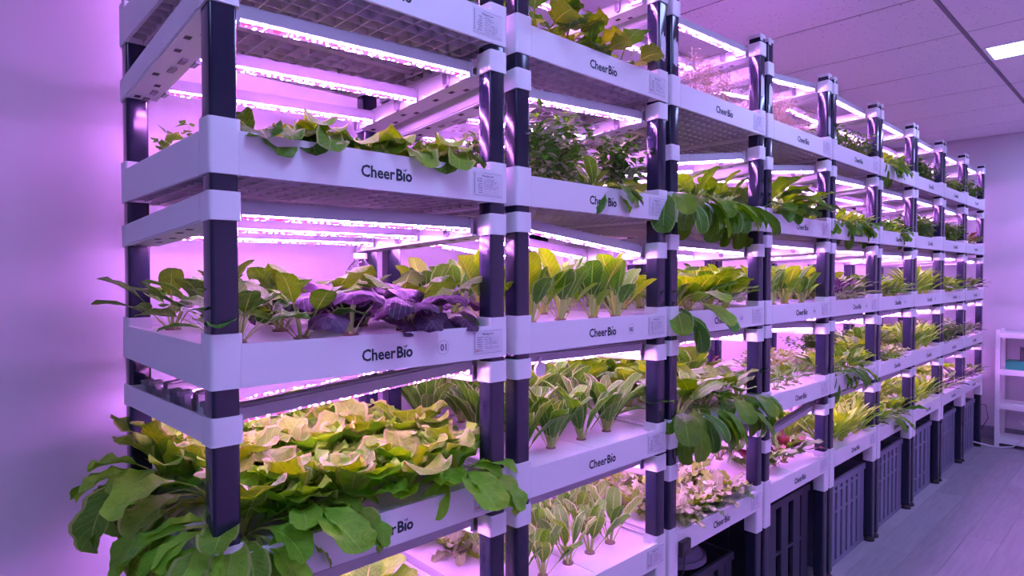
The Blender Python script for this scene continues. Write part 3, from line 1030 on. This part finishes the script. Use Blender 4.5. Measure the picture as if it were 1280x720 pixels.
# second rack
plant_tray(1, 0, ['young_squash', 'young_squash', 'bushy_herb'], 4, True, front_drape=0)
plant_tray(1, 1, [['leafy_herb', 'leafy_herb', 'mixed_greens', 'leafy_herb'], 'leafy_herb', 'leafy_herb'], 4, True, y0=0.07, drape_cols=(2, 3))
plant_tray(1, 2, ['pak_choi', 'pak_choi', 'pak_choi'], 4, True, y0=0.08, scale=1.12)
plant_tray(1, 3, ['romaine', 'romaine', 'romaine'], 4, True, y0=0.12, scale=1.12)
plant_tray(1, 4, ['young_romaine', 'young_romaine', 'curly_lettuce', 'curly_lettuce'], 5, True, y0=0.11, scale=1.1)
# third rack
plant_tray(2, 0, ['feathery_dill', 'feathery_dill'], 4, True, y1=0.45)
plant_tray(2, 1, ['spinach', 'spinach', 'mustard_greens'], 4, True, front_drape=1.0, y0=0.08)
plant_tray(2, 2, ['mustard_greens', 'mustard_greens', 'mustard_greens'], 4, True, front_drape=0.3, y0=0.09)
plant_tray(2, 3, ['spinach', 'mustard_greens', 'mustard_greens'], 5, True, front_drape=1.0, y0=0.075, scale=1.12, xr=(0.11, 0.0))
plant_tray(2, 4, ['curly_lettuce', 'curly_lettuce', 'curly_lettuce', 'red_chard'], 6, True, y0=0.07, scale=1.12)
# fourth rack
plant_tray(3, 0, ['feathery_dill', 'feathery_dill'], 4, True, y1=0.45)
plant_tray(3, 1, ['big_leaf_greens', 'big_leaf_greens', 'small_lettuce'], 3, True, front_drape=0.7)
plant_tray(3, 2, ['pak_choi', 'pak_choi', 'mustard_greens'], 4, True, scale=1.1)
plant_tray(3, 3, ['kale_seedling', 'kale_seedling', 'red_chard'], 4, True, scale=0.8, skip=((1, 1), (1, 2)))
plant_tray(3, 4, ['red_chard', 'red_chard', 'grassy_greens'], 5, True, scale=1.25, y0=0.11)
# farther racks: plants too small in the picture to show single leaves
FAR = [
 (4, ['bushy_herb', 'wilted_lettuce'], ['mixed_greens', 'small_lettuce'], ['silver_greens', 'mustard_greens'], ['mixed_greens', 'curly_lettuce'], ['grassy_greens', 'grassy_greens', 'mixed_greens']),
 (5, ['mixed_greens', 'bushy_herb'], ['mixed_greens', 'bushy_herb'], ['mixed_greens', 'mixed_greens'], ['curly_lettuce', 'mixed_greens', 'dark_bush'], ['mixed_greens', 'grassy_greens', 'curly_lettuce']),
 (6, ['dark_bush', 'dark_bush'], ['dark_bush', 'bushy_herb'], ['grassy_greens', 'mixed_greens'], ['grassy_greens', 'mixed_greens'], ['grassy_greens', 'grassy_greens', 'curly_lettuce']),
 (7, ['bushy_herb', 'mixed_greens'], ['dark_bush', 'bushy_herb'], ['mixed_greens', 'silver_greens'], ['dark_bush', 'small_lettuce'], ['silver_greens', 'curly_lettuce']),
 (8, ['dark_bush', 'bushy_herb'], ['red_chard', 'dark_bush'], ['silver_greens', 'mixed_greens'], ['silver_greens', 'silver_greens'], ['silver_greens', 'small_lettuce'])]
for bi, *trays in FAR:
    for lv, rows in enumerate(trays):
        rows = rows + rows[-1:] if len(rows) == 2 else rows
        plant_tray(bi, lv, rows, 5, False, y0=0.075, y1=0.43, scale=0.88 if lv < 2 else 1.05, xr=(0.06, 0.06), front_drape=0.45 if lv in (1, 3) else 0.15)

# ------------------------------------------------------------------ crates under the racks
def crate_meshes(w, d, h):
    g = G()
    t = 0.012
    g.box(0, w, d - t, d, 0.01, h - 0.03)
    g.box(0, t, t, d - t, 0.01, h - 0.03); g.box(w - t, w, t, d - t, 0.01, h - 0.03)
    g.box(t, w - t, t, d - t, 0.01, 0.022)
    body = g
    r = G()
    e = 0.012
    r.box(-e, w + e, -e, 0.002, h - 0.03, h); r.box(-e, w + e, d - 0.002, d + e, h - 0.03, h)
    r.box(-e, 0.002, 0, d, h - 0.03, h); r.box(w - 0.002, w + e, 0, d, h - 0.03, h)
    b = G()
    b.box(-e * .7, w + e * .7, -e * .7, 0, 0.0, 0.022); b.box(-e * .7, 0, 0, d, 0.0, 0.022); b.box(w, w + e * .7, 0, d, 0.0, 0.022)
    return body, r, b, e

def crate(x, y, w, d, h, mat, label, ribs, bars=(0.34,)):
    body, rim, base, e = crate_meshes(w, d, h)
    o = link('crate', None, None, (x, y, 0))
    tag(o, label, 'crate', 'plastic crates under the racks')
    link('body', body.mesh('crate_body', mat, False), o)
    link('rim', rim.mesh('crate_rim', mat, False), o)
    link('base_rail', base.mesh('crate_base', mat, False), o)
    hw = w / (ribs + 1) * 0.36
    g = G(); g.box(-hw, hw, -e * .6, 0.008, 0.022, h - 0.03)
    me = g.mesh('crate_rib', mat, False)
    for k in range(ribs + 1):
        link('rib', me, o, (min(max(w * k / ribs, hw), w - hw), 0, 0))
    gs = G(); gs.box(-e, 0, -0.011, 0.011, 0.022, h - 0.03)
    ms = gs.mesh('crate_rib', mat, False)
    for k in range(4):
        link('rib', ms, o, (0, min(max(d * k / 3, 0.011), d - 0.011), 0))
    for q in bars:
        g = G(); g.box(0, w, -e * .5, 0.006, h * q - 0.006, h * q + 0.006)
        link('crossbar', g.mesh('crate_crossbar', mat, False), o)
    return o
def bx(i, off): return BAYS[i][0] + off
crate(bx(2, .095), .10, .50, .40, .345, 'crate_dark', 'low dark crate under the third rack with a round tub on it', 6, (.8,))
crate(bx(3, .085), .07, .50, .40, .470, 'crate_dark', 'tall charcoal crate under the fourth rack', 4, (.5,))
crate(bx(4, .09), .05, .52, .40, .425, 'crate', 'grey ribbed crate under the fifth rack', 7, (.62, .86))
crate(bx(5, .09), .05, .52, .40, .435, 'crate', 'grey crate with slotted face under the sixth rack', 7, (.60, .82))
crate(bx(6, .09), .05, .50, .40, .440, 'crate', 'blue grey crate under the seventh rack', 5, (.25, .72))
crate(bx(7, .09), .05, .52, .40, .425, 'crate', 'grey crate with many upright ribs under the eighth rack', 10, (.66,))
crate(bx(8, .09), .05, .50, .40, .405, 'crate', 'grey crate under the last rack by the end wall', 6, (.6,))
g = G()
n = 20
ring = [(0.13 * cos(2 * pi * k / n), 0.13 * sin(2 * pi * k / n)) for k in range(n)]
g.cyl((0, 0, 0), 0.13, 0.125, 0.02, n); g.cyl((0, 0, 0.02), 0.115, 0.09, 0.03, n)
o = link('round_tub', g.mesh('round_tub', 'crate'), None, (bx(2, .40), .24, .345))
tag(o, 'shallow round grey tub upside down on the low dark crate', 'tub')

# ------------------------------------------------------------------ small things on the racks
# overflow bottle of clear plastic hanging at the rear right post of the nearest rack
o = link('overflow_bottle', None, None, (BAYS[0][1] - 0.085, 0.545, TRAY_Z[2] + BOARD))
tag(o, 'clear plastic overflow bottle beside the rear post of the nearest rack', 'bottle')
g = G()
def lathe(g, prof, n=20, mi=0):
    vs = [(r * cos(2 * pi * k / n), r * sin(2 * pi * k / n), z) for r, z in prof for k in range(n)]
    fs = [(i * n + k, i * n + (k + 1) % n, (i + 1) * n + (k + 1) % n, (i + 1) * n + k) for i in range(len(prof) - 1) for k in range(n)]
    g.add(vs, fs, mi)
lathe(g, [(.001, .001), (.040, .001), (.044, .006), (.044, .12), (.036, .15), (.018, .170), (.018, .185), (.015, .185), (.015, .168), (.033, .148), (.041, .118), (.041, .009), (.001, .007)])
link('body', g.mesh('bottle_body', 'clear', True, 40), o)
g = G(); g.cyl((0, 0, .176), .020, .020, .016, 16)
link('cap', g.mesh('bottle_cap', 'white'), o)
g = G(); g.cyl((-.0, -.045, .085), .030, .024, .010, 20, 0, 'y'); g.cyl((0, -.047, .085), .013, .013, .004, 16, 0, 'y')
link('float_disc', g.mesh('float_disc', 'white'), o)

# round white pull disc under the light at the left end of the second rack
o = link('pull_disc', None, None, (BAYS[1][0] + 0.128, 0.045, TRAY_Z[2] - 0.020))
tag(o, 'round white disc hanging under the light bar of the second rack', 'disc')
g = G(); g.cyl((0, -.003, -.034), .019, .019, .006, 20, 0, 'y')
link('disc', g.mesh('disc', 'board'), o)
g = G(); g.box(-.004, .004, -.002, .002, -.018, 0)
link('tab', g.mesh('tab', 'board', False), o)

# black digital timer stuck on the bottom tray of the third rack, wire hanging down
o = link('digital_timer', None, None, (BAYS[2][0] + 0.078, 0, TRAY_Z[4] + 0.022))
tag(o, 'small black digital timer on the front of the third rack bottom tray', 'timer')
g = G(); g.rbox(-.030, .030, -.016, -.0005, -.024, .024, .005, 3)
link('case', g.mesh('timer_case', 'black'), o)
g = G(); g.box(-.018, .018, -.0168, -.0158, -.008, .014)
link('display', g.mesh('timer_display', 'charcoal', False), o)
g = G(); g.tube([(0, -.008, -.022), (0.001, -.008, -.045), (0.004, -.004, -.075), (0.004, .004, -.10)], .0022)
link('wire', g.mesh('timer_wire', 'charcoal'), o)

o = link('control_box', None, None, (BAYS[8][1] - 0.13, 0.05, TRAY_Z[4] + PH))
tag(o, 'little black control box on the bottom tray of the last rack', 'control box')
g = G(); g.rbox(0, .09, 0, .05, -.008, .03, .006, 3)
link('case', g.mesh('case', 'black'), o)
g = G(); g.cyl((.03, .002, .012), .007, .007, -.006, 10, 0, 'y'); g.cyl((.06, .002, .012), .007, .007, -.006, 10, 0, 'y')
link('knob', g.mesh('knob', 'charcoal'), o)

# ------------------------------------------------------------------ white shelf unit at the end wall
o = link('storage_shelf', None, None, (6.59, -0.075, 0))
tag(o, 'white metal storage shelf with four boards standing at the end wall', 'shelf')
SD, SW = 0.265, 0.85
for px in (0, SD - .03):
    for py in (-.03, -SW):
        g = G(); g.box(0, .03, 0, .032, 0, .985)
        link('upright', g.mesh('upright', 'shelf', False), o, (px, py, 0))
for z in (.965, .655, .365, .075):
    g = G(); g.box(.004, SD - .004, -SW + .004, -.002, z - .014, z)
    g.box(.002, .010, -SW + .03, -.03, z - .045, z - .014)
    link('shelf_board', g.mesh('shelf_board', 'shelf', False), o)
o = link('teal_box', None, None, (6.625, -0.135, .655))
tag(o, 'flat teal box with white label on the upper shelf board', 'box')
g = G(); g.rbox(0, .16, -.33, 0, 0, .072, .004, 2)
link('carton', g.mesh('carton', 'teal'), o)
g = G(); g.box(-.0012, 0, -.20, -.13, .012, .052)
lab_ = link('box_label', g.mesh('box_label', 'card', False), o)
g = G()
for k in range(9):
    g.box(-.0016, -.0012, -.193 + k * .0065, -.190 + k * .0065 + .0012 * (k % 3), .018, .034)
g.box(-.0016, -.0012, -.19, -.14, .040, .043)
link('label_print', g.mesh('label_print', 'print', False), lab_)
o = link('charcoal_case', None, None, (6.65, -0.235, .727), (0, 0, radians(12)))
tag(o, 'small charcoal case standing on the teal box', 'case')
g = G(); g.rbox(0, .10, -.12, 0, 0, .115, .008, 3)
link('shell', g.mesh('shell', 'charcoal'), o)
g = G(); g.box(-.001, .101, -.121, .001, .088, .091)
link('lid_seam', g.mesh('lid_seam', 'black', False), o)

# cords at the far end
g = G(); g.tube([(6.52, .10, .30), (6.60, .06, .34), (6.66, .0, .33), (6.65, -.02, .22), (6.60, .03, .10), (6.53, .10, .05)], .0035, 6)
tag(link('power_cord', g.mesh('power_cord', 'black')), 'black cord looping between the last rack and the white shelf', 'cord')
g = G(); g.tube([(6.42, .06, .05), (6.46, .0, .03), (6.54, -.06, .006), (6.56, -.13, .006), (6.575, -.2, .02), (6.578, -.30, .12), (6.58, -.31, .18), (6.583, -.24, .24)], .005, 6)
tag(link('extension_cord', g.mesh('extension_cord', 'cord_white')), 'white cord lying on the floor at the foot of the shelf', 'cord')
g = G(); g.tube([(6.62, -.14, .371), (6.66, -.2, .372), (6.63, -.27, .385), (6.66, -.34, .375), (6.64, -.42, .371)], .0045, 6)
tag(link('coiled_cable', g.mesh('coiled_cable', 'cord_white')), 'pale cable lying on the middle board of the white shelf', 'cable')
